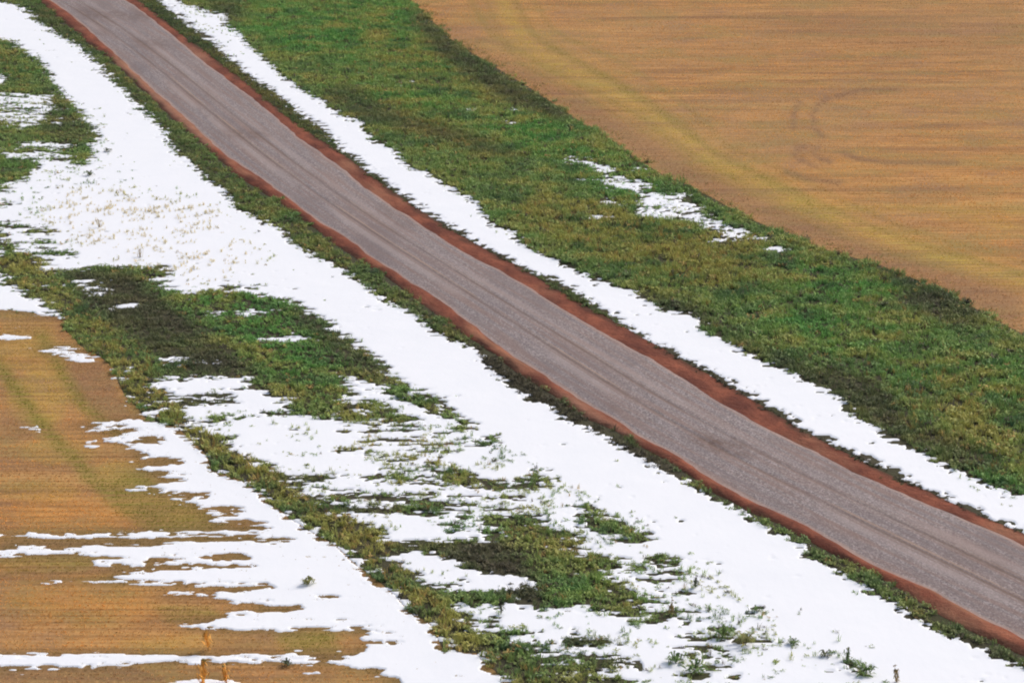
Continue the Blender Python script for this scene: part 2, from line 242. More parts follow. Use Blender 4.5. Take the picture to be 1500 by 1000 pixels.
for pts, v in (([(100,530),(150,530),(180,590),(200,615),(150,620),(120,590),(90,540)], .8), ([(0,600),(40,600),(60,640),(0,650)], .5), ([(0,788),(240,788),(240,802),(0,803)], .9), ([(0,835),(180,828),(180,838),(0,842)], .8), ([(0,975),(200,975),(260,1000),(0,1000)], .8), ([(190,735),(260,740),(240,760),(200,758)], .6), ([(300,925),(400,925),(400,955),(300,955)], .5), ([(0,465),(100,468),(90,480),(100,500),(0,478)], .4)): paint(tb, pts, v, 'max')
for pts, v in ((ell(110,755,95,28), .8), (ell(110,885,130,34), 1.0), (ell(150,940,180,12), .5), ([(1000,240),(1500,200),(1500,440),(1350,370),(1200,320)], .45)): paint(to, pts, v, 'max')
tg = blur(tg, 4, 3, 1); to = blur(to, 18, 10, 2); ty = blur(ty, 6, 4, 1)

# ------------------------------------------------------------------ helpers: objects and materials
def tag(o, label=None, cat=None, group=None, kind=None):
    if label: o['label'] = label
    if cat: o['category'] = cat
    if group: o['group'] = group
    if kind: o['kind'] = kind
    return o
def mesh_np(name, V, Q, mat, attrs=None, smooth=False, cols=None, parent=None, tri=False):
    """V (n,3), Q (m,4) or (m,3) -> one mesh object"""
    me = bpy.data.meshes.new(name); V = np.ascontiguousarray(V, dtype=np.float32); Q = np.ascontiguousarray(Q, dtype=np.int32)
    k = Q.shape[1]
    me.vertices.add(len(V)); me.vertices.foreach_set('co', V.ravel())
    me.loops.add(Q.size); me.loops.foreach_set('vertex_index', Q.ravel())
    me.polygons.add(len(Q)); me.polygons.foreach_set('loop_start', np.arange(0, Q.size, k, dtype=np.int32))
    if smooth: me.polygons.foreach_set('use_smooth', np.ones(len(Q), bool))
    for nm, a in (attrs or {}).items():
        at = me.attributes.new(nm, 'FLOAT', 'POINT'); at.data.foreach_set('value', np.ascontiguousarray(a, dtype=np.float32))
    if cols is not None:
        at = me.attributes.new('tint', 'FLOAT_COLOR', 'POINT')
        c4 = np.ones((len(V), 4), np.float32); c4[:, :3] = cols; at.data.foreach_set('color', c4.ravel())
    me.update(calc_edges=True); me.validate()
    me.materials.append(mat)
    o = bpy.data.objects.new(name, me); COL.objects.link(o); o.parent = parent
    return o
class Mat:
    def __init__(s, name):
        s.m = bpy.data.materials.new(name); s.m.use_nodes = True; s.t = s.m.node_tree
        s.b = s.t.nodes['Principled BSDF']; s.b.inputs['Specular IOR Level'].default_value = 0.15
        s.geo = s.n('ShaderNodeNewGeometry'); s.out = s.t.nodes['Material Output']
    def n(s, ty, **kw):
        nd = s.t.nodes.new(ty)
        for k, v in kw.items(): setattr(nd, k, v)
        return nd
    def link(s, a, b): s.t.links.new(a, b)
    def map(s, sc, rot=0):
        mp = s.n('ShaderNodeMapping'); mp.inputs['Scale'].default_value = sc; mp.inputs['Rotation'].default_value = (0, 0, rot)
        s.link(s.geo.outputs['Position'], mp.inputs['Vector']); return mp.outputs[0]
    def noise(s, sc, detail=4, rough=.55, rot=0, dist=0):
        nz = s.n('ShaderNodeTexNoise'); nz.inputs['Scale'].default_value = 1; nz.inputs['Detail'].default_value = detail
        nz.inputs['Roughness'].default_value = rough; nz.inputs['Distortion'].default_value = dist
        s.link(s.map(sc, rot), nz.inputs['Vector']); return nz.outputs['Fac']
    def ramp(s, fac, a, b, lo=0.0, hi=1.0):
        r = s.n('ShaderNodeMapRange'); r.inputs[1].default_value = a; r.inputs[2].default_value = b
        r.inputs[3].default_value = lo; r.inputs[4].default_value = hi; s.link(fac, r.inputs[0]); return r.outputs[0]
    def math(s, op, a, b):
        m = s.n('ShaderNodeMath', operation=op)
        for i, x in enumerate((a, b)):
            if isinstance(x, (int, float)): m.inputs[i].default_value = x
            else: s.link(x, m.inputs[i])
        return m.outputs[0]
    def mix(s, fac, a, b, bt='MIX'):
        m = s.n('ShaderNodeMix', data_type='RGBA', blend_type=bt)
        for i, x in ((0, fac), (6, a), (7, b)):
            if isinstance(x, (int, float)): m.inputs[i].default_value = x
            elif isinstance(x, tuple): m.inputs[i].default_value = (*x, 1)
            else: s.link(x, m.inputs[i])
        return m.outputs[2]
    def attr(s, nm):
        a = s.n('ShaderNodeAttribute', attribute_name=nm); return a.outputs['Fac'], a.outputs['Color']
    def finish(s, col, rough=.9, bump=None, dist=.05, strength=.6):
        s.link(col, s.b.inputs['Base Color']); s.b.inputs['Roughness'].default_value = rough
        if bump is not None:
            b = s.n('ShaderNodeBump'); b.inputs['Strength'].default_value = strength; b.inputs['Distance'].default_value = dist
            s.link(bump, b.inputs['Height']); s.link(b.outputs[0], s.b.inputs['Normal'])
        return s.m

def m_soil():
    M = Mat('dark_soil')
    c = M.mix(M.noise((.8, .5, 1), 5), (.036, .034, .022), (.085, .078, .045))
    c = M.mix(M.ramp(M.noise((.25, .2, 1), 4), .45, .65), c, (.05, .055, .022))
    return M.finish(c, .95, M.noise((5, 5, 5), 4), .08)
def m_gravel():
    M = Mat('grey_gravel')
    v = M.n('ShaderNodeTexVoronoi'); v.inputs['Scale'].default_value = 1; M.link(M.map((15, 9, 15)), v.inputs['Vector'])
    c = M.mix(M.noise((2.4, 1.6, 1), 5, .7), (.225, .200, .196), (.330, .296, .288))
    sp = M.n('ShaderNodeSeparateColor'); M.link(v.outputs['Color'], sp.inputs[0])
    c = M.mix(M.ramp(sp.outputs[0], 0, 1, 0, .75), c, (.12, .095, .10))
    c = M.mix(M.ramp(sp.outputs[1], .55, 1, 0, .65), c, (.47, .41, .41))
    ac = M.attr('across')[0]; al = M.attr('along')[0]
    cmb = M.n('ShaderNodeCombineXYZ'); M.link(M.math('MULTIPLY', ac, 8.0), cmb.inputs[0]); M.link(M.math('MULTIPLY', al, .035), cmb.inputs[1])
    nz = M.n('ShaderNodeTexNoise'); nz.inputs['Scale'].default_value = 2.6; nz.inputs['Detail'].default_value = 5; M.link(cmb.outputs[0], nz.inputs['Vector'])
    c = M.mix(M.ramp(nz.outputs['Fac'], .46, .62, 0, .6), c, (.245, .165, .14))
    c = M.mix(M.ramp(nz.outputs['Fac'], .45, .32, 0, .5), c, (.17, .14, .15))
    big = M.noise((.16, .05, 1), 4, .6)
    c = M.mix(M.ramp(big, .50, .64, 0, .5), c, (.17, .14, .142))
    wob = M.n('ShaderNodeTexNoise'); wob.inputs['Scale'].default_value = 1; wob.inputs['Detail'].default_value = 2
    cw = M.n('ShaderNodeCombineXYZ'); M.link(M.math('MULTIPLY', al, .05), cw.inputs[0]); M.link(cw.outputs[0], wob.inputs['Vector'])
    acw = M.math('ADD', ac, M.math('MULTIPLY', M.math('SUBTRACT', wob.outputs['Fac'], .5), .018))
    def rut(c, pos, wd, col, amt, gate):
        d = M.math('ABSOLUTE', M.math('SUBTRACT', acw, pos), 0)
        return M.mix(M.math('MULTIPLY', M.ramp(d, wd, wd * .3, 0, amt), gate), c, col)
    g1 = M.ramp(M.noise((.10, .05, 1), 3), .36, .56, .35, 1)
    g2 = M.ramp(M.noise((.13, .06, 2), 3), .44, .58, .0, 1)
    c = rut(c, .300, .075, (.36, .30, .285), .55, g2); c = rut(c, .70, .07, (.36, .30, .285), .45, g1); c = rut(c, .5, .06, (.19, .155, .155), .4, g2); c = rut(c, .12, .05, (.20, .155, .15), .4, g1); c = rut(c, .88, .05, (.20, .16, .155), .4, g2)
    c = rut(c, .385, .045, (.20, .15, .135), .45, g2); c = rut(c, .600, .04, (.20, .15, .135), .45, g1)
    c = rut(c, .385, .022, (.185, .13, .105), .7, g1); c = rut(c, .600, .020, (.185, .13, .105), .65, g1)
    c = rut(c, .420, .014, (.40, .285, .215), .7, g2); c = rut(c, .630, .012, (.38, .285, .23), .5, g2)
    c = rut(c, .345, .010, (.19, .13, .11), .5, g2); c = rut(c, .565, .010, (.19, .13, .11), .5, g2)
    c = rut(c, .20, .014, (.2, .14, .12), .35, g2); c = rut(c, .79, .014, (.2, .14, .12), .4, g2); c = rut(c, .49, .012, (.2, .14, .12), .3, g2)
    # scuffed clay dragged on to the gravel, and clay-stained margins
    sc = M.attr('scuff')[0]
    c = M.mix(M.math('MULTIPLY', sc, M.ramp(M.noise((1.2, .8, 1), 4, .7), .35, .6, .1, .95)), c, (.12, .075, .06))
    edge = M.math('ABSOLUTE', M.math('SUBTRACT', M.attr('margin')[0], .5), 0)
    c = M.mix(M.math('MULTIPLY', M.ramp(edge, .455, .497), M.ramp(M.noise((.5, .25, 1), 4, .7), .3, .6, .2, .9)), c, (.42, .30, .25))
    return M.finish(c, .95, sp.outputs[2], .035, .7)
def m_clay():
    M = Mat('red_clay')
    c = M.mix(M.ramp(M.noise((.5, .3, 1), 5, .6), .35, .65), (.115, .036, .024), (.27, .088, .05))
    c = M.mix(M.ramp(M.noise((3, 2, 1), 4, .7), .5, .75, 0, .7), c, (.10, .032, .022))
    c = M.mix(M.ramp(M.noise((.14, .07, 3), 3), .55, .66, 0, .5), c, (.34, .17, .10))
    c = M.mix(M.math('MULTIPLY', M.attr('pale')[0], M.ramp(M.noise((.9, .5, 2), 4, .7), .3, .6, .4, .9)), c, (.33, .17, .11))
    c = M.mix(M.attr('outer')[0], c, (.075, .035, .022))
    return M.finish(c, .95, M.noise((3.5, 3.5, 3.5), 5, .65), .12, .9)
def m_snow():
    M = Mat('old_snow')
    c = M.mix(M.noise((.5, .35, 1), 5), (.79, .825, .875), (.845, .87, .91))
    c = M.mix(M.ramp(M.noise((3.5, 2, 1), 4, .7), .66, .8, 0, .12), c, (.55, .50, .42))
    M.b.inputs['Specular IOR Level'].default_value = .2
    return M.finish(c, .7, M.noise((2.5, 1.2, 2), 5, .6), .03, .35)
def m_straw(rot, k0):
    M = Mat('stubble_ground')
    n1 = M.noise((.30, 1.9 * k0, 1), 5, .6, rot, .3); n2 = M.noise((.045, .62 * k0, 1), 5, .62, rot, .6); n3 = M.noise((5, 2.2, 1), 3, .7)
    c = M.mix(M.ramp(n1, .35, .65), (.29, .145, .056), (.54, .280, .100))
    c = M.mix(M.ramp(n2, .50, .62, 0, .9), c, (.225, .115, .055))
    c = M.mix(M.ramp(n2, .44, .34, 0, .6), c, (.56, .33, .115))
    c = M.mix(M.ramp(M.noise((.025, .04, 1), 3), .45, .62, 0, .45), c, (.40, .25, .11))
    c = M.mix(M.ramp(n3, .5, .72, 0, .6), c, (.23, .135, .065))
    c = M.mix(M.math('MULTIPLY', M.attr('orange')[0], .5), c, (.60, .29, .065))
    c = M.mix(M.ramp(M.noise((.12, .22, 4), 5, .65), .48, .62, 0, .62), c, (.27, .205, .07))
    c = M.mix(M.ramp(M.noise((.16, .13, 9), 5, .65), .52, .68, 0, .5), c, (.28, .165, .105))
    k = M.ramp(n1, .38, .62, .35, 1)
    c = M.mix(M.math('MULTIPLY', M.attr('yellow')[0], M.math('MULTIPLY', k, .62)), c, (.45, .35, .06))
    c = M.mix(M.math('MULTIPLY', M.attr('brown')[0], M.math('MULTIPLY', k, .85)), c, (.21, .12, .07))
    c = M.mix(M.math('MULTIPLY', M.attr('green')[0], M.math('MULTIPLY', k, .8)), c, (.21, .19, .035))
    wv = M.n('ShaderNodeTexWave', bands_direction='Y'); wv.inputs['Scale'].default_value = .31 / 1.1 / k0 * k0; wv.inputs['Distortion'].default_value = 1.6
    wv.inputs['Detail'].default_value = 3; wv.inputs['Detail Scale'].default_value = 1.2; M.link(M.map((.35, 1.6, 1), rot), wv.inputs['Vector'])
    gate = M.ramp(M.noise((.12, .5, 8), 3, .6), .36, .62, .15, 1)
    c = M.mix(M.math('MULTIPLY', M.ramp(wv.outputs['Fac'], .35, .05, 0, .55), gate), c, (.20, .105, .045))
    c = M.mix(M.ramp(M.noise((7, 3.2, 5), 3, .7), .54, .72, 0, .55), c, (.66, .40, .17))
    c = M.mix(M.math('MULTIPLY', M.attr('wet')[0], M.ramp(n1, .35, .6, .45, .9)), c, (.17, .115, .045))
    return M.finish(c, .95, n1, .12, .7)
def m_leaf(name, transl=.25, rough=.6):
    M = Mat(name)
    c = M.attr('tint')[1]; M.link(c, M.b.inputs['Base Color']); M.b.inputs['Roughness'].default_value = rough
    tr = M.n('ShaderNodeBsdfTranslucent'); M.link(c, tr.inputs[0])
    mx = M.n('ShaderNodeMixShader'); mx.inputs[0].default_value = transl
    M.link(M.b.outputs[0], mx.inputs[1]); M.link(tr.outputs[0], mx.inputs[2]); M.link(mx.outputs[0], M.out.inputs[0])
    return M.m
SOIL, GRAVEL, CLAY, SNOW, STRAW, STRAW_L = m_soil(), m_gravel(), m_clay(), m_snow(), m_straw(-.10, .8), m_straw(0, 1.0)
LEAF, BLADE = m_leaf('weed_leaf', .22), m_leaf('dry_stalk', .4, .8)

# ------------------------------------------------------------------ ground, fields, road
def relief(x, y):
    return (fbm(x, y, 9, 9, 71, 3) - .5) * .10
gx = np.concatenate([[-3000, -900, -300], np.arange(-110, 111, 2.0), [300, 900, 3000]])
gy = np.concatenate([[-600, -100, 40], np.arange(70, 361, 2.0), [600, 1500, 6000]])
X, Y = np.meshgrid(gx, gy)
def grid_quads(h, w_):
    i = np.arange(h * w_).reshape(h, w_)
    return np.stack([i[:-1, :-1], i[:-1, 1:], i[1:, 1:], i[1:, :-1]], -1).reshape(-1, 4)
g = mesh_np('ground', np.stack([X, Y, np.zeros_like(X)], -1).reshape(-1, 3), grid_quads(*X.shape), SOIL)
tag(g, 'dark bare soil under the weeds and snow', 'ground', kind='structure')

def world_poly(pts):
    x, y = ground([p[0] for p in pts], [p[1] for p in pts]); return list(zip(x.tolist(), y.tolist()))
wetR = blur(np.clip(F * 1.5, 0, 1), 16, 6, 2)
def cdt_field(name, pts, label, step=.8, mat=None):
    P = world_poly(pts); xs = [p[0] for p in P]; ys = [p[1] for p in P]
    ax = np.arange(min(xs), max(xs), step); ay = np.arange(min(ys), max(ys), step * 1.4)
    ins = inpoly(P, ax, ay); XX, YY = np.meshgrid(ax, ay)
    inner = np.stack([XX[ins], YY[ins]], -1); inner += RNG.uniform(-.12, .12, inner.shape)
    vs = [Vector(p) for p in P] + [Vector(p) for p in inner.tolist()]
    r = delaunay_2d_cdt(vs, [], [list(range(len(P)))], 1, 1e-5)
    V = np.array([(v.x, v.y, .006) for v in r[0]]); T = np.array([f for f in r[2] if len(f) == 3])
    u, v = survey(V[:, 0], V[:, 1])
    o = mesh_np(name, V, T, mat, {'wet': np.clip(samp(wetR, u, v) * 1.5, 0, 1) * (1 if mat is STRAW_L else 0), 'green': samp(tg, u, v), 'brown': samp(tb, u, v), 'yellow': samp(ty, u, v) * np.clip(.35 + 1.9 * (fbm(V[:, 0], V[:, 1], 3.0, 1.5, 331, 4, .65) - .25), .2, 1.1), 'orange': samp(to, u, v)})
    return tag(o, label, 'stubble field', kind='structure')
cdt_field('field', GF[:-1] + [(2300, 900), (2300, -160)], 'golden stubble field at the upper right with a curved yellow green band', .5, STRAW)
cdt_field('field', [(-300, 462)] + DL[1:] + [(-300, 1215)], 'orange stubble field at the lower left crossed by snow streaks', .40, STRAW_L)

def resample(pts, vs):
    p = np.array(pts, float); return np.interp(vs, p[:, 1], p[:, 0])
VS = np.concatenate([np.arange(-155, 0, 5), np.arange(0, 1211, 4)]).astype(float)
def smooth1(a, k=2):
    for _ in range(k): a[1:-1] = (a[:-2] + 2 * a[1:-1] + a[2:]) / 4
    return a
def edge(pts, jit, seed):
    x = smooth1(resample(pts, VS), 22 if seed in (6, 8) else 9); wx, wy = ground(x, VS)
    wx = wx + (fbm(wx * 0 + seed, wy, 1, 2.2, seed, 4, .7) - .5) * jit * 2
    return np.stack([wx, wy], -1)
eGL, eGR, eRL, eRR = edge(GL, .22, 5), edge(GR, .22, 6), edge(RL, .3, 7), edge(RR, .25, 8)
n = 64
t = np.linspace(0, 1, n + 1)[None, :, None]
P2 = eGL[:, None, :] * (1 - t) + eGR[:, None, :] * t
al = np.concatenate([[0], np.cumsum(np.hypot(*np.diff((eGL + eGR) / 2, axis=0).T))])
tt = np.broadcast_to(t[..., 0], P2.shape[:2])
rutz = sum(-.035 * np.exp(-((tt - c) / .018)**2) for c in (.385, .60))
_sl, _sr = smooth1(eGL[:, 0].copy(), 400), smooth1(eGR[:, 0].copy(), 400)
tt = (P2[..., 0] - _sl[:, None]) / (_sr - _sl)[:, None]; tq = np.broadcast_to(t[..., 0], P2.shape[:2])
Z = .05 + .07 * (1 - (2 * tq - 1)**2) + sum(-.03 * np.exp(-((tt - c) / .02)**2) for c in (.385, .60)) + (fbm(P2[..., 0], P2[..., 1], .8, .8, 12, 3) - .5) * .03
uu, vv = survey(P2[..., 0], P2[..., 1])
scuff = np.zeros_like(F)
for pts, v in (([(1000,635),(1040,640),(1090,655),(1110,672),(1060,668),(1020,655)], .75), ([(110,15),(230,20),(240,32),(130,30)], .5), ([(190,60),(250,60),(260,72),(200,72)], .5), ([(320,195),(390,190),(400,205),(330,205)], .55), ([(870,590),(930,600),(960,625),(900,610)], .3), ([(560,300),(620,330),(600,340),(545,312)], .3), ([(1380,800),(1480,830),(1480,845),(1400,825)], .3)):
    paint(scuff, pts, v, 'max')
scuff = blur(scuff, 9, 3, 2)
road = mesh_np('road', np.concatenate([P2, Z[..., None]], -1).reshape(-1, 3), grid_quads(*P2.shape[:2]), GRAVEL,
               {'across': tt.ravel(), 'along': np.broadcast_to(al[:, None], tt.shape).ravel(), 'scuff': samp(scuff, uu, vv).ravel(), 'margin': tq.ravel()}, smooth=True)
tag(road, 'grey gravel road running diagonally with brown wheel ruts', 'road', kind='structure')
pale = np.zeros_like(F)
for pts in ([(150,80),(190,100),(270,170),(320,215),(300,220),(210,140)], [(250,60),(300,80),(310,100),(270,85)], [(600,430),(660,480),(640,480)], [(790,565),(850,590),(940,650),(930,660),(850,610)]): paint(pale, pts, 1)
pale = blur(pale, 6, 4, 2)
def shoulder(a, b, za, zb, label, seed, dome=.11):
    n = 10; t = np.linspace(0, 1, n + 1)[None, :, None]
    P = a[:, None, :] * (1 - t) + b[:, None, :] * t; q = np.broadcast_to(t[..., 0], P.shape[:2])
    Zs = za * (1 - q) + zb * q + dome * np.sin(q * math.pi) * (.4 + fbm(P[..., 0], P[..., 1], 1.5, 3, seed, 2)) + (fbm(P[..., 0], P[..., 1], .5, .5, seed + 3, 2) - .5) * .06 * np.sin(q * math.pi)
    o = mesh_np('road_shoulder', np.concatenate([P, Zs[..., None]], -1).reshape(-1, 3), grid_quads(*P.shape[:2]), CLAY, {'pale': samp(pale, *survey(P[..., 0], P[..., 1])).ravel(), 'outer': (np.clip((np.abs(q - (0 if seed == 31 else 1)) * -1 + .34 + (fbm(P[..., 0], P[..., 1], .8, 1.2, 77, 3) - .5) * .9) * 3, 0, .85)).ravel()}, smooth=True)
    return tag(o, label, 'road shoulder', kind='structure')
shoulder(eRL, eGL, .012, .054, 'red clay shoulder along the near left side of the gravel road', 31)
shoulder(eGR, eRR, .054, .012, 'red clay shoulder along the far right side of the gravel road', 41, .04)

# ------------------------------------------------------------------ snow: real sheets a few centimetres thick
Fsoft = blur(F, 7, 4, 2)
ragged = np.clip(turf_l * .85 + field_l * .75, 0, 1) + .1; calm = blur(field_l, 5, 4, 1)
paint(ragged, [(250, -60), (330, -60), (380, 100), (300, 60)], .9)
lineband(VL, 22, 0, ragged)
_near = np.zeros_like(F); lineband(VL, 34, 1.0, _near); ragged = blur(ragged * (1 - .9 * np.clip(_near * 1.3, 0, 1)), 6, 4, 1)
def snow_fields(x, y):
    u, v = survey(x, y, .04)
    rag = samp(ragged, u, v)
    wx = (fbm(x, y, .9, .34, 161, 2, .6) - .5) * 2.6 * rag + (fbm(x, y, .42, .42, 164, 2, .7) - .5) * 1.25 * (1 - .6 * rag); cm = samp(calm, u, v); wx = wx * (1 - .35 * cm); wy = (fbm(x, y, .8, .4, 171, 2, .65) - .5) * (.85 - .55 * cm)
    uw, vw = survey(x + wx, y + wy, .04)
    f = samp(F, uw, vw)
    a = fbm(x, y, 2.8, .46, 101, 3, .7)
    b = fbm(x, y, .55, .30, 131, 2, .8) * rag + fbm(x, y, .40, .34, 135, 2, .8) * (1 - rag)
    nz = (a * .5 + b * .5 - .5) * 3.9 + .5
    s = f - (.5 + (nz - .5) * (1.05 - .2 * cm)) + cm * (fbm(x, y, 2.2, .20, 181, 2, .6) - .5) * .9 * (f > .03)
    fs = samp(Fsoft, u, v); s = s + np.clip((fs - .86) / .12, 0, 1) * .6; s = np.where(f < .02, -1, s)
    return s, u, v
def snow_sheet(name, sel, label, xr, yr, dx, dy):
    xs = np.arange(xr[0], xr[1], dx); ys = np.arange(yr[0], yr[1], dy)
    X, Y = np.meshgrid(xs, ys); s, u, v = snow_fields(X, Y)
    m = sel(u, v)
    s = np.where(m, s, -1)
    h = np.clip(s / .30, 0, 1); h = h * h * (3 - 2 * h)
    th = .018 + .035 * fbm(X, Y, 6, 5, 61, 3)
    Z = np.where(s > 0, .007 + h * th + h * (fbm(X, Y, 1.4, 1.1, 66, 3) - .5) * .014, -.02 + np.clip(s, -.2, 0) * .2)
    Q = grid_quads(*X.shape); keep = (s.ravel()[Q] > 0).any(1); Q = Q[keep]
    used = np.unique(Q); idx = np.full(X.size, -1); idx[used] = np.arange(len(used))
    V = np.stack([X.ravel()[used], Y.ravel()[used], Z.ravel()[used]], -1)
    o = mesh_np(name, V, idx[Q], SNOW, smooth=True)
    return tag(o, label, 'snow', kind='stuff')
def xat(pts):
    p = np.array(pts, float); return lambda v: np.interp(v, p[:, 1], p[:, 0])
xSL, xGF, xVL = xat(RR), xat(GF), xat(RL)
pm = lambda pts: (lambda R: (paint(R, pts, 1.0), R)[1])(np.zeros_like(F))
mid = pm([(780,205),(1180,345),(1180,375),(1060,372),(840,330),(800,260)] ); mid2 = pm([(500,90),(620,100),(780,150),(780,190),(690,175),(500,140)])
mid = np.maximum(mid, mid2)
fl = pm(DL + [(-300, 1215)])
snow_sheet('snow_band', lambda u, v: (u > xSL(v)) & (u < xGF(v)) & (samp(mid, u, v) < .5), 'long clean snow band between the road and the tall green weeds', (-85, 75), (80, 340), .09, .17)
snow_sheet('snow_patch', lambda u, v: (u > xSL(v)) & (samp(mid, u, v) >= .5), 'broken snow patches melting inside the green weed field', (-20, 35), (160, 250), .08, .17)
snow_sheet('snow_cover', lambda u, v: (u <= xVL(v)) & (samp(fl, u, v) < .5), 'wide snow cover with weed patches left of the road', (-75, 35), (84, 330), .08, .15)
snow_sheet('snow_streaks', lambda u, v: (u <= xVL(v)) & (samp(fl, u, v) >= .5), 'snow wedge and streaks lying on the lower left stubble', (-45, 8), (84, 160), .065, .11)

# ------------------------------------------------------------------ vegetation
def leafy(nl, rad, ht, wd, seed):
    """rosette of bent leaves: verts (nl*6,3), faces (nl*2,4)"""
    r = np.random.default_rng(seed); V = []; Q = []; L = []
    for i in range(nl):
        a = r.uniform(0, 2 * math.pi); b = abs(r.normal(0, 1)) * rad * .45; up = r.uniform(.15, 1) * ht
        bx, by = b * math.cos(a), b * math.sin(a)
        a2 = a + r.normal(0, .8); ln = r.uniform(.6, 1.2) * rad; w_ = wd * r.uniform(.6, 1.2)
        dx, dy = math.cos(a2), math.sin(a2); px, py = -dy, dx
        z0 = up * r.uniform(.2, .7); z1 = up; z2 = up * r.uniform(.5, 1.0)
        pts = [(0, z0, .3), (.5, z1, 1), (1, z2, .25)]
        k = len(V)
        for (f, z, ww) in pts:
            for s in (-1, 1): V.append((bx + dx * ln * f + px * w_ * ww * s * .5, by + dy * ln * f + py * w_ * ww * s * .5, z + r.uniform(-.02, .02)))
        Q += [(k, k + 1, k + 3, k + 2), (k + 2, k + 3, k + 5, k + 4)]; L += [r.uniform(.8, 1.22)] * 6
    return np.array(V), np.array(Q), np.array(L)
def tuft(nb, rad, ht, wd, lean, seed):
    r = np.random.default_rng(seed); V = []; Q = []; L = []
    for i in range(nb):
        a = r.uniform(0, 2 * math.pi); b = r.uniform(0, 1) * rad; h = ht * r.uniform(.5, 1.2); a2 = r.uniform(0, 2 * math.pi); l = lean * r.uniform(.2, 1) * h
        a3 = r.uniform(0, math.pi); px, py = math.cos(a3) * wd, math.sin(a3) * wd
        x0, y0 = b * math.cos(a), b * math.sin(a); dx, dy = math.cos(a2) * l, math.sin(a2) * l
        k = len(V)
        V += [(x0 - px, y0 - py, -.01), (x0 + px, y0 + py, -.01), (x0 + dx * .4 + px * .8, y0 + dy * .4 + py * .8, h * .6), (x0 + dx * .4 - px * .8, y0 + dy * .4 - py * .8, h * .6),
              (x0 + dx + px * .2, y0 + dy + py * .2, h), (x0 + dx - px * .2, y0 + dy - py * .2, h)]
        Q += [(k, k + 1, k + 2, k + 3), (k + 3, k + 2, k + 4, k + 5)]; L += [r.uniform(.7, 1.3)] * 6
    return np.array(V), np.array(Q), np.array(L)
def scatter(tmpls, x, y, z, s, col, sz=None):
    r = np.random.default_rng(int(len(x)) + 3); k = r.integers(0, len(tmpls), len(x)); Vs = []; Qs = []; Cs = []; off = 0
    sz = s if sz is None else sz
    for i, (V, Q, L) in enumerate(tmpls):
        m = np.where(k == i)[0]
        if not len(m): continue
        th = r.uniform(0, 2 * math.pi, len(m)); c, sn = np.cos(th)[:, None], np.sin(th)[:, None]
        px = (V[:, 0] * c - V[:, 1] * sn) * s[m, None] + x[m, None]; py = (V[:, 0] * sn + V[:, 1] * c) * s[m, None] + y[m, None]
        pz = V[:, 2] * sz[m, None] + z[m, None]
        Vs.append(np.stack([px, py, pz], -1).reshape(-1, 3))
        Cs.append((col[m][:, None, :] * L[None, :, None]).reshape(-1, 3))
        Qs.append((Q[None] + (off + np.arange(len(m)) * len(V))[:, None, None]).reshape(-1, 4)); off += len(m) * len(V)
    return np.concatenate(Vs), np.concatenate(Qs), np.concatenate(Cs)
def rnd_points(dens, xr, yr):
    nn = int(dens * (xr[1] - xr[0]) * (yr[1] - yr[0]))
    x = RNG.uniform(*xr, nn); y = RNG.uniform(*yr, nn)
    u, v = survey(x, y, .10)
    k = (u > -280) & (u < 1850) & (v > -110) & (v < 1190)
    return x[k], y[k], u[k], v[k]
def palette(x, y, u, v):
    d = samp(dark, u, v) * (.55 + .75 * fbm(x, y, 1.6, 1.2, 201, 3)); ye = samp(yel, u, v); vi = samp(viv, u, v)
    n1 = fbm(x, y, 2.2, 1.6, 211, 4, .6); n2 = fbm(x, y, 5.5, 4.0, 221, 3); n3 = RNG.uniform(0, 1, len(x))
    vivid = np.array([.160, .375, .095]); mid_ = np.array([.245, .350, .112]); olive = np.array([.43, .41, .125]); straw = np.array([.50, .36, .13]); dk = np.array([.120, .108, .070]); deep = np.array([.100, .175, .080])
    c = np.broadcast_to(mid_, (len(x), 3)).copy()
    def mixto(c, col, f): f = np.clip(f, 0, 1)[:, None]; return c * (1 - f) + col * f
    c = mixto(c, vivid, vi * 1.0 + (n2 - .52) * 1.6)
    c = mixto(c, olive, ye * .9 + (n1 - .47) * 2.8)
    c = mixto(c, deep, (.44 - n1) * 3.5)
    c = mixto(c, dk, d * .76)
    c = np.where((n3 < .02 + .14 * ye)[:, None] & (d < .7)[:, None], straw[None] * RNG.uniform(.6, 1.1, (len(x), 1)), c)
    c = np.where((n3 > .93)[:, None], dk[None], c)
    return c * RNG.uniform(.85, 1.18, (len(x), 1)), d, ye
LT = [leafy(14, .20, .26, .085, 300 + i) for i in range(7)]
LS = [leafy(9, .15, .15, .07, 340 + i) for i in range(5)]
TT = [tuft(11, .16, .30, .017, .7, 400 + i) for i in range(6)]
vegb = blur(veg, 4, 3, 1)
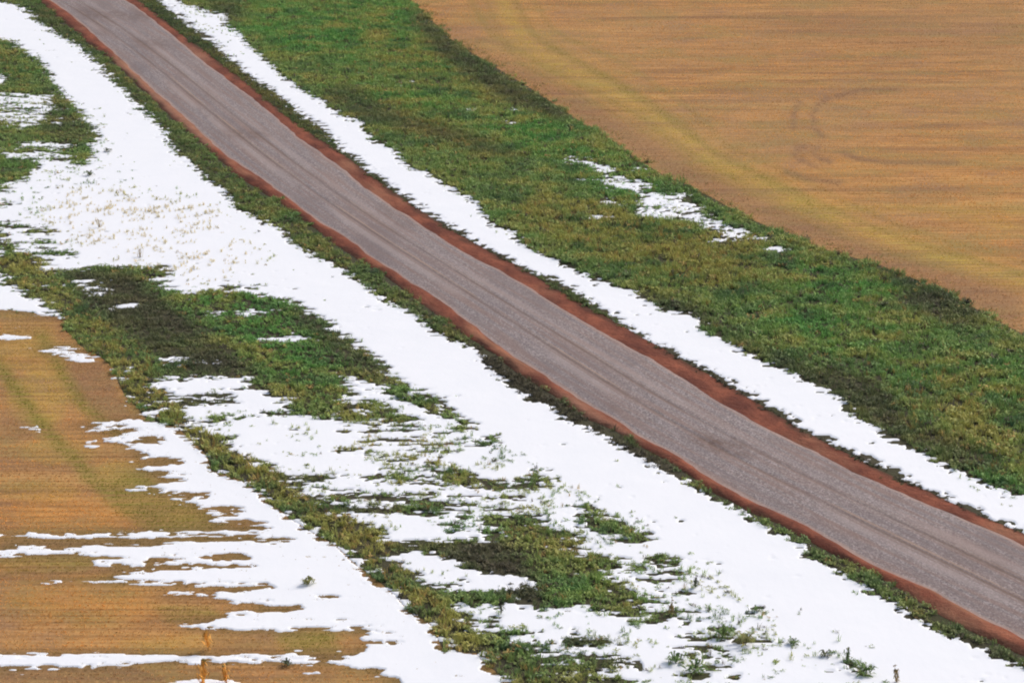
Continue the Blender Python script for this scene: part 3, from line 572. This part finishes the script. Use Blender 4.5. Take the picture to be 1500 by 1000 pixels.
def weeds(name, reg, dens, label, xr, yr, small=1.0, more=0.0, jag=.6, grass=.42):
    x, y, u, v = rnd_points(dens, xr, yr)
    ex = (fbm(x, y, 1.1, 1.0, 291, 3, .65) - .5) * jag; ey = (fbm(x, y, 1.3, .8, 295, 3, .65) - .5) * jag
    uw, vw = survey(x + ex, y + ey, .1)
    p = np.clip(samp(vegb, uw, vw) * 1.25, 0, 1) * samp(reg, uw, vw)
    n1 = fbm(x, y, .9, .6, 231, 3)
    k = RNG.uniform(0, 1, len(x)) < p * np.clip(.55 + (n1 - .35) * 2.4, .35, 1)
    x, y, u, v = x[k], y[k], u[k], v[k]
    s_, _, _ = snow_fields(x, y); k = (s_ < .05) | ((s_ < .40) & (RNG.uniform(0, 1, len(x)) < .30)); x, y, u, v = x[k], y[k], u[k], v[k]
    c, d, ye = palette(x, y, u, v)
    if more: c = c * (1 - more) + np.array([.055, .050, .035]) * more
    size = RNG.uniform(.55, 1.25, len(x)) * small * (1 - .45 * np.clip(samp(F, u, v) * 1.3 - .1, 0, 1)) * (1 - .15 * np.clip(d, 0, 1)) * (.65 + .7 * fbm(x, y, 2.5, 2, 241, 3))
    z = np.zeros(len(x)); g_ = RNG.uniform(0, 1, len(x)) < grass + .3 * ye
    A = scatter(LT, x[~g_], y[~g_], z[~g_], size[~g_], c[~g_]); Bb = scatter(TT, x[g_], y[g_], z[g_], size[g_] * 1.1, c[g_] * 1.15)
    o = mesh_np(name, np.concatenate([A[0], Bb[0]]), np.concatenate([A[1], Bb[1] + len(A[0])]), LEAF, cols=np.concatenate([A[2], Bb[2]]))
    return tag(o, label, 'weeds', kind='stuff')
def soften(R): return blur(R, 3, 2, 1)
weeds('green_weeds', soften(green_r), 27, 'dense green weeds between the right snow band and the golden field', (-85, 85), (85, 340), 1.0, 0.0, 2.6, .6)
weeds('verge_weeds', soften(ditch_l), 26, 'dark leafy weeds edging the road on its left side', (-85, 60), (80, 330), .85, .22, 1.7)
weeds('verge_grass', soften(ditch_r), 34, 'thin dark grass edging the road on its right side', (-80, 70), (80, 330), .62, .5, 1.0)
weeds('turf_weeds', turf_l, 24, 'olive and dark weeds in patches between the snow left of the road', (-75, 25), (80, 320), .85)

def margin_grass():
    x, y, u, v = rnd_points(16, (-25, 60), (130, 300))
    R = np.zeros_like(F); lineband([(p[0] + 4, p[1] - 3) for p in GF[1:-2]], 9, 1.0, R)
    n1 = fbm(x, y, 2.2, 1.4, 311, 3)
    k = RNG.uniform(0, 1, len(x)) < samp(R, u, v) * np.clip((n1 - .40) * 4, .03, 1); x, y, u, v = x[k], y[k], u[k], v[k]
    pal = np.array([[.38, .34, .13], [.58, .42, .18], [.46, .36, .15], [.75, .50, .24]]); c = pal[RNG.integers(0, 4, len(x))] * RNG.uniform(.8, 1.2, (len(x), 1))
    V, Q, C = scatter(TT, x, y, np.zeros(len(x)), RNG.uniform(.25, .6, len(x)), c)
    tag(mesh_np('margin_grass', V, Q, LEAF, cols=C), 'tangled olive and straw grass on the edge of the upper right field', 'grass', kind='stuff')
margin_grass()

def sparse_weeds():
    x, y, u, v = rnd_points(14, (-60, 25), (84, 290))
    p = samp(sparse, u, v); cl = fbm(x, y, 1.1, .9, 251, 3, .6)
    k = RNG.uniform(0, 1, len(x)) < p * np.clip((cl - .50) * 9, 0.05, 1.6) ; x, y, u, v = x[k], y[k], u[k], v[k]
    c, d, ye = palette(x, y, u, v)
    tan = np.array([.66, .55, .33]); f = np.clip(ye - .6, 0, .8)[:, None]; c = c * (1 - f) + tan * f
    size = RNG.uniform(.3, .85, len(x)); z = np.full(len(x), .02)
    g_ = RNG.uniform(0, 1, len(x)) < .35 + .5 * np.clip(ye, 0, 1)
    A = scatter(LS, x[~g_], y[~g_], z[~g_], size[~g_], c[~g_]); Bb = scatter(TT, x[g_], y[g_], z[g_], size[g_] * .8, c[g_] * 1.2, size[g_] * 1.25)
    o = mesh_np('snow_weeds', np.concatenate([A[0], Bb[0]]), np.concatenate([A[1], Bb[1] + len(A[0])]), LEAF, cols=np.concatenate([A[2], Bb[2]]))
    tag(o, 'scattered small weeds and stalks poking up through the snow', 'weeds', kind='stuff')
sparse_weeds()

def stubble(name, pts, dens, xr, yr, label, wd, ht):
    R = pm(pts); x, y, u, v = rnd_points(dens, xr, yr)
    k = samp(R, u, v) > .5; x, y, u, v = x[k], y[k], u[k], v[k]
    row = .36; yr_ = y + x * .012; y = y - (yr_ - np.round(yr_ / row) * row) * RNG.uniform(.0, .8, len(y))
    s_, _, _ = snow_fields(x, y)
    k = (s_ < 0.0) | (RNG.uniform(0, 1, len(x)) < np.clip(.9 - s_ * 1.5, .015, .9)); x, y, u, v, s_ = x[k], y[k], u[k], v[k], s_[k]
    k = RNG.uniform(0, 1, len(x)) < .30 + .75 * fbm(x, y, 2.5, .8, 261, 3); x, y, u, v, s_ = x[k], y[k], u[k], v[k], s_[k]
    G, Bn, Yl, Or = samp(tg, u, v), samp(tb, u, v), samp(ty, u, v), samp(to, u, v)
    n1 = fbm(x, y, 7, .9, 271, 4, .6) * .5 + fbm(x, y, 16, 1.3, 277, 3) * .5; n2 = fbm(x, y, 14, 9, 281, 3)
    base = np.array([.82, .46, .165]); c = np.broadcast_to(base, (len(x), 3)).copy()
    def mixto(c, col, f): f = np.clip(f, 0, 1)[:, None]; return c * (1 - f) + np.array(col) * f
    c = mixto(c, (.85, .56, .24), (n2 - .45) * 2.0); c = mixto(c, (.46, .26, .12), (n1 - .50) * 4.0)
    c = mixto(c, (.84, .42, .10), Or * .5); c = mixto(c, (.66, .54, .12), Yl * .7); c = mixto(c, (.42, .25, .16), Bn * .75); c = mixto(c, (.28, .27, .05), G * .85)
    edge_ = np.clip(samp(wetR, u, v) * 1.3, 0, .65) * (1 if x.mean() < 0 else 0); c = mixto(c, (.30, .23, .08), edge_ * 1.3)
    c *= RNG.uniform(.8, 1.25, (len(x), 1))
    T = [tuft(3, .05, ht, wd, .35, 500 + i) for i in range(6)]
    s = RNG.uniform(.6, 1.2, len(x)); V, Q, C = scatter(T, x, y, np.zeros(len(x)), s, c)
    o = mesh_np(name, V, Q, BLADE, cols=C); return tag(o, label, 'stubble', kind='stuff')
stubble('stubble', GF[:-1] + [(2300, 900), (2300, -160)], 30, (-30, 90), (110, 330), 'short golden straw stubble on the upper right field', .020, .055)
stubble('stubble', [(-300, 462)] + DL[1:] + [(-300, 1215)], 75, (-60, 12), (80, 165), 'short orange straw stubble standing on the lower left field', .012, .065)

# ------------------------------------------------------------------ single plants one can point to
def plant(u, v, kind, label, size, cols, group, seed):
    """root Empty at the foot; stem, leaves (and seed_head) as parts"""
    x, y = ground(u, v); x = float(x); y = float(y); r = random.Random(seed)
    root = bpy.data.objects.new('weed_plant', None); COL.objects.link(root); root.location = (x, y, .03)
    tag(root, label, 'weed', group)
    V, Q, L = (tuft(16, .16 * size, .5 * size, .011, .55, seed) if kind == 'tuft' else leafy(30, .30 * size, .42 * size, .10 * size, seed))
    if kind == 'stalk': V, Q, L = leafy(26, .16 * size, .8 * size, .075 * size, seed)
    C = np.array(cols[0])[None] * L[:, None]
    mesh_np('leaves', V, Q, LEAF, cols=C, parent=root)
    # stems: thin tapered three-sided rods
    SV, SQ = [], []
    ns = {'stalk': 3, 'tuft': 4, 'bush': 5}[kind]; hh = {'stalk': .95, 'tuft': .55, 'bush': .4}[kind] * size; tips = []
    for i in range(ns):
        lx, ly = r.uniform(-.12, .12) * size, r.uniform(-.12, .12) * size; h = hh * r.uniform(.75, 1.05); k = len(SV)
        for f, rr in ((0, .013), (.5, .010), (1, .005)):
            for a in (0, 2.09, 4.19): SV.append((lx * f * 1.4 + rr * math.cos(a), ly * f * 1.4 + rr * math.sin(a), f * h - .02 * (f == 0)))
        for j in range(2):
            for a in range(3): SQ.append((k + j*3 + a, k + j*3 + (a+1) % 3, k + j*3 + 3 + (a+1) % 3, k + j*3 + 3 + a))
        tips.append((lx * 1.4, ly * 1.4, h))
    mesh_np('stem', np.array(SV), np.array(SQ), LEAF, cols=np.broadcast_to(np.array(cols[1]), (len(SV), 3)), parent=root)
    if kind != 'bush':
        for tx, ty_, tz in tips[:2]:
            Vh, Qh, Lh = leafy(12, .04 * size, .08 * size, .05 * size, seed + 9)
            Vh = Vh * 1.0; Vh[:, 0] += tx; Vh[:, 1] += ty_; Vh[:, 2] += tz - .06 * size
            mesh_np('seed_head', Vh, Qh, LEAF, cols=np.broadcast_to(np.array(cols[2]), (len(Vh), 3)), parent=root)
    return root
GRN = ((.15, .23, .08), (.10, .11, .04), (.20, .15, .06)); OLV = ((.25, .25, .09), (.14, .11, .05), (.25, .18, .07)); DKB = ((.11, .13, .07), (.06, .045, .03), (.09, .06, .04)); ORG = ((.85, .44, .10), (.60, .28, .08), (.30, .24, .08)); TAN = ((.36, .26, .11), (.30, .2, .09), (.34, .24, .12))
SG = 'single weeds standing in the lower snow'
for a in ((297,1004,'stalk','tall orange weed with dark tip at the bottom edge, leftmost of the three',1.45,ORG,'tall orange weeds in front'),
          (332,1002,'stalk','yellow green topped orange weed at the bottom edge, middle of the three',1.1,ORG,'tall orange weeds in front'),
          (305,953,'stalk','slender orange brown stalk just above the lowest snow streak',1.15,ORG,'tall orange weeds in front'),
          (421,975,'bush','small dark weed on the lowest snow streak below the left stubble',.7,DKB,SG),
          (452,857,'bush','lone olive tuft on snow at the tip of the brown stubble tongue',.9,OLV,SG),
          (734,900,'stalk','single dark upright weed in snow just below the dark hollow',.75,DKB,SG),
          (983,900,'stalk','tan and green stalk right of the dark weed hollow',.8,TAN,SG),
          (1018,862,'stalk','thin dark stalk standing alone in snow nearest the wide clean band',.75,DKB,SG),
          (1058,934,'bush','broad bright green clump in the lower right snow, left of its olive neighbour',1.25,GRN,SG),
          (1092,944,'bush','olive clump with a sharp top right of the broad green clump',1.2,OLV,SG),
          (1108,896,'bush','flat green clump in clean snow above the paired clumps',.6,GRN,SG),
          (1162,944,'bush','small round green clump between the paired clumps and the bottom right weeds',.75,GRN,SG),
          (1208,962,'bush','dark blue green clump low on the snow',.7,DKB,SG),
          (1241,967,'stalk','narrow upright green weed near the bottom right snow',.7,GRN,SG),
          (1264,988,'bush','rightmost large green clump at the bottom of the snow',1.15,GRN,SG),
          (1313,1000,'stalk','pale tan stalk cut by the bottom edge, farthest right of the weeds',.8,TAN,SG),
          (1018,985,'bush','wide green clump at the bottom edge under the paired clumps',1.15,GRN,SG),
          (990,972,'bush','bright green clump at the bottom left of the clump pair',1.1,GRN,SG),
          (157,223,'bush','tiny dark weed alone on the snow left of the upper road verge',.8,DKB,'single weeds on the upper left snow'),
          (131,258,'bush','dark weed at the tip below the upper left turf patch',.9,DKB,'single weeds on the upper left snow'),
          (145,334,'tuft','tan dry grass tuft at the left end of the stalky snow',1.1,TAN,'dry tufts on the left snow'),
          (205,377,'tuft','tan dry grass tuft just above the great dark turf patch',1.1,TAN,'dry tufts on the left snow'),
          (1295,450,'bush','dark bushy weed on the shaded side of the green field near the golden field',.9,DKB,'dark weeds by the field edge'),
          (1417,446,'bush','nearly black weed standing on the edge of the golden field',.9,((.03,.03,.02),(.03,.03,.02),(.03,.03,.02)),'dark weeds by the field edge')):
    plant(*a, seed=int(a[0] * 7 + a[1]))
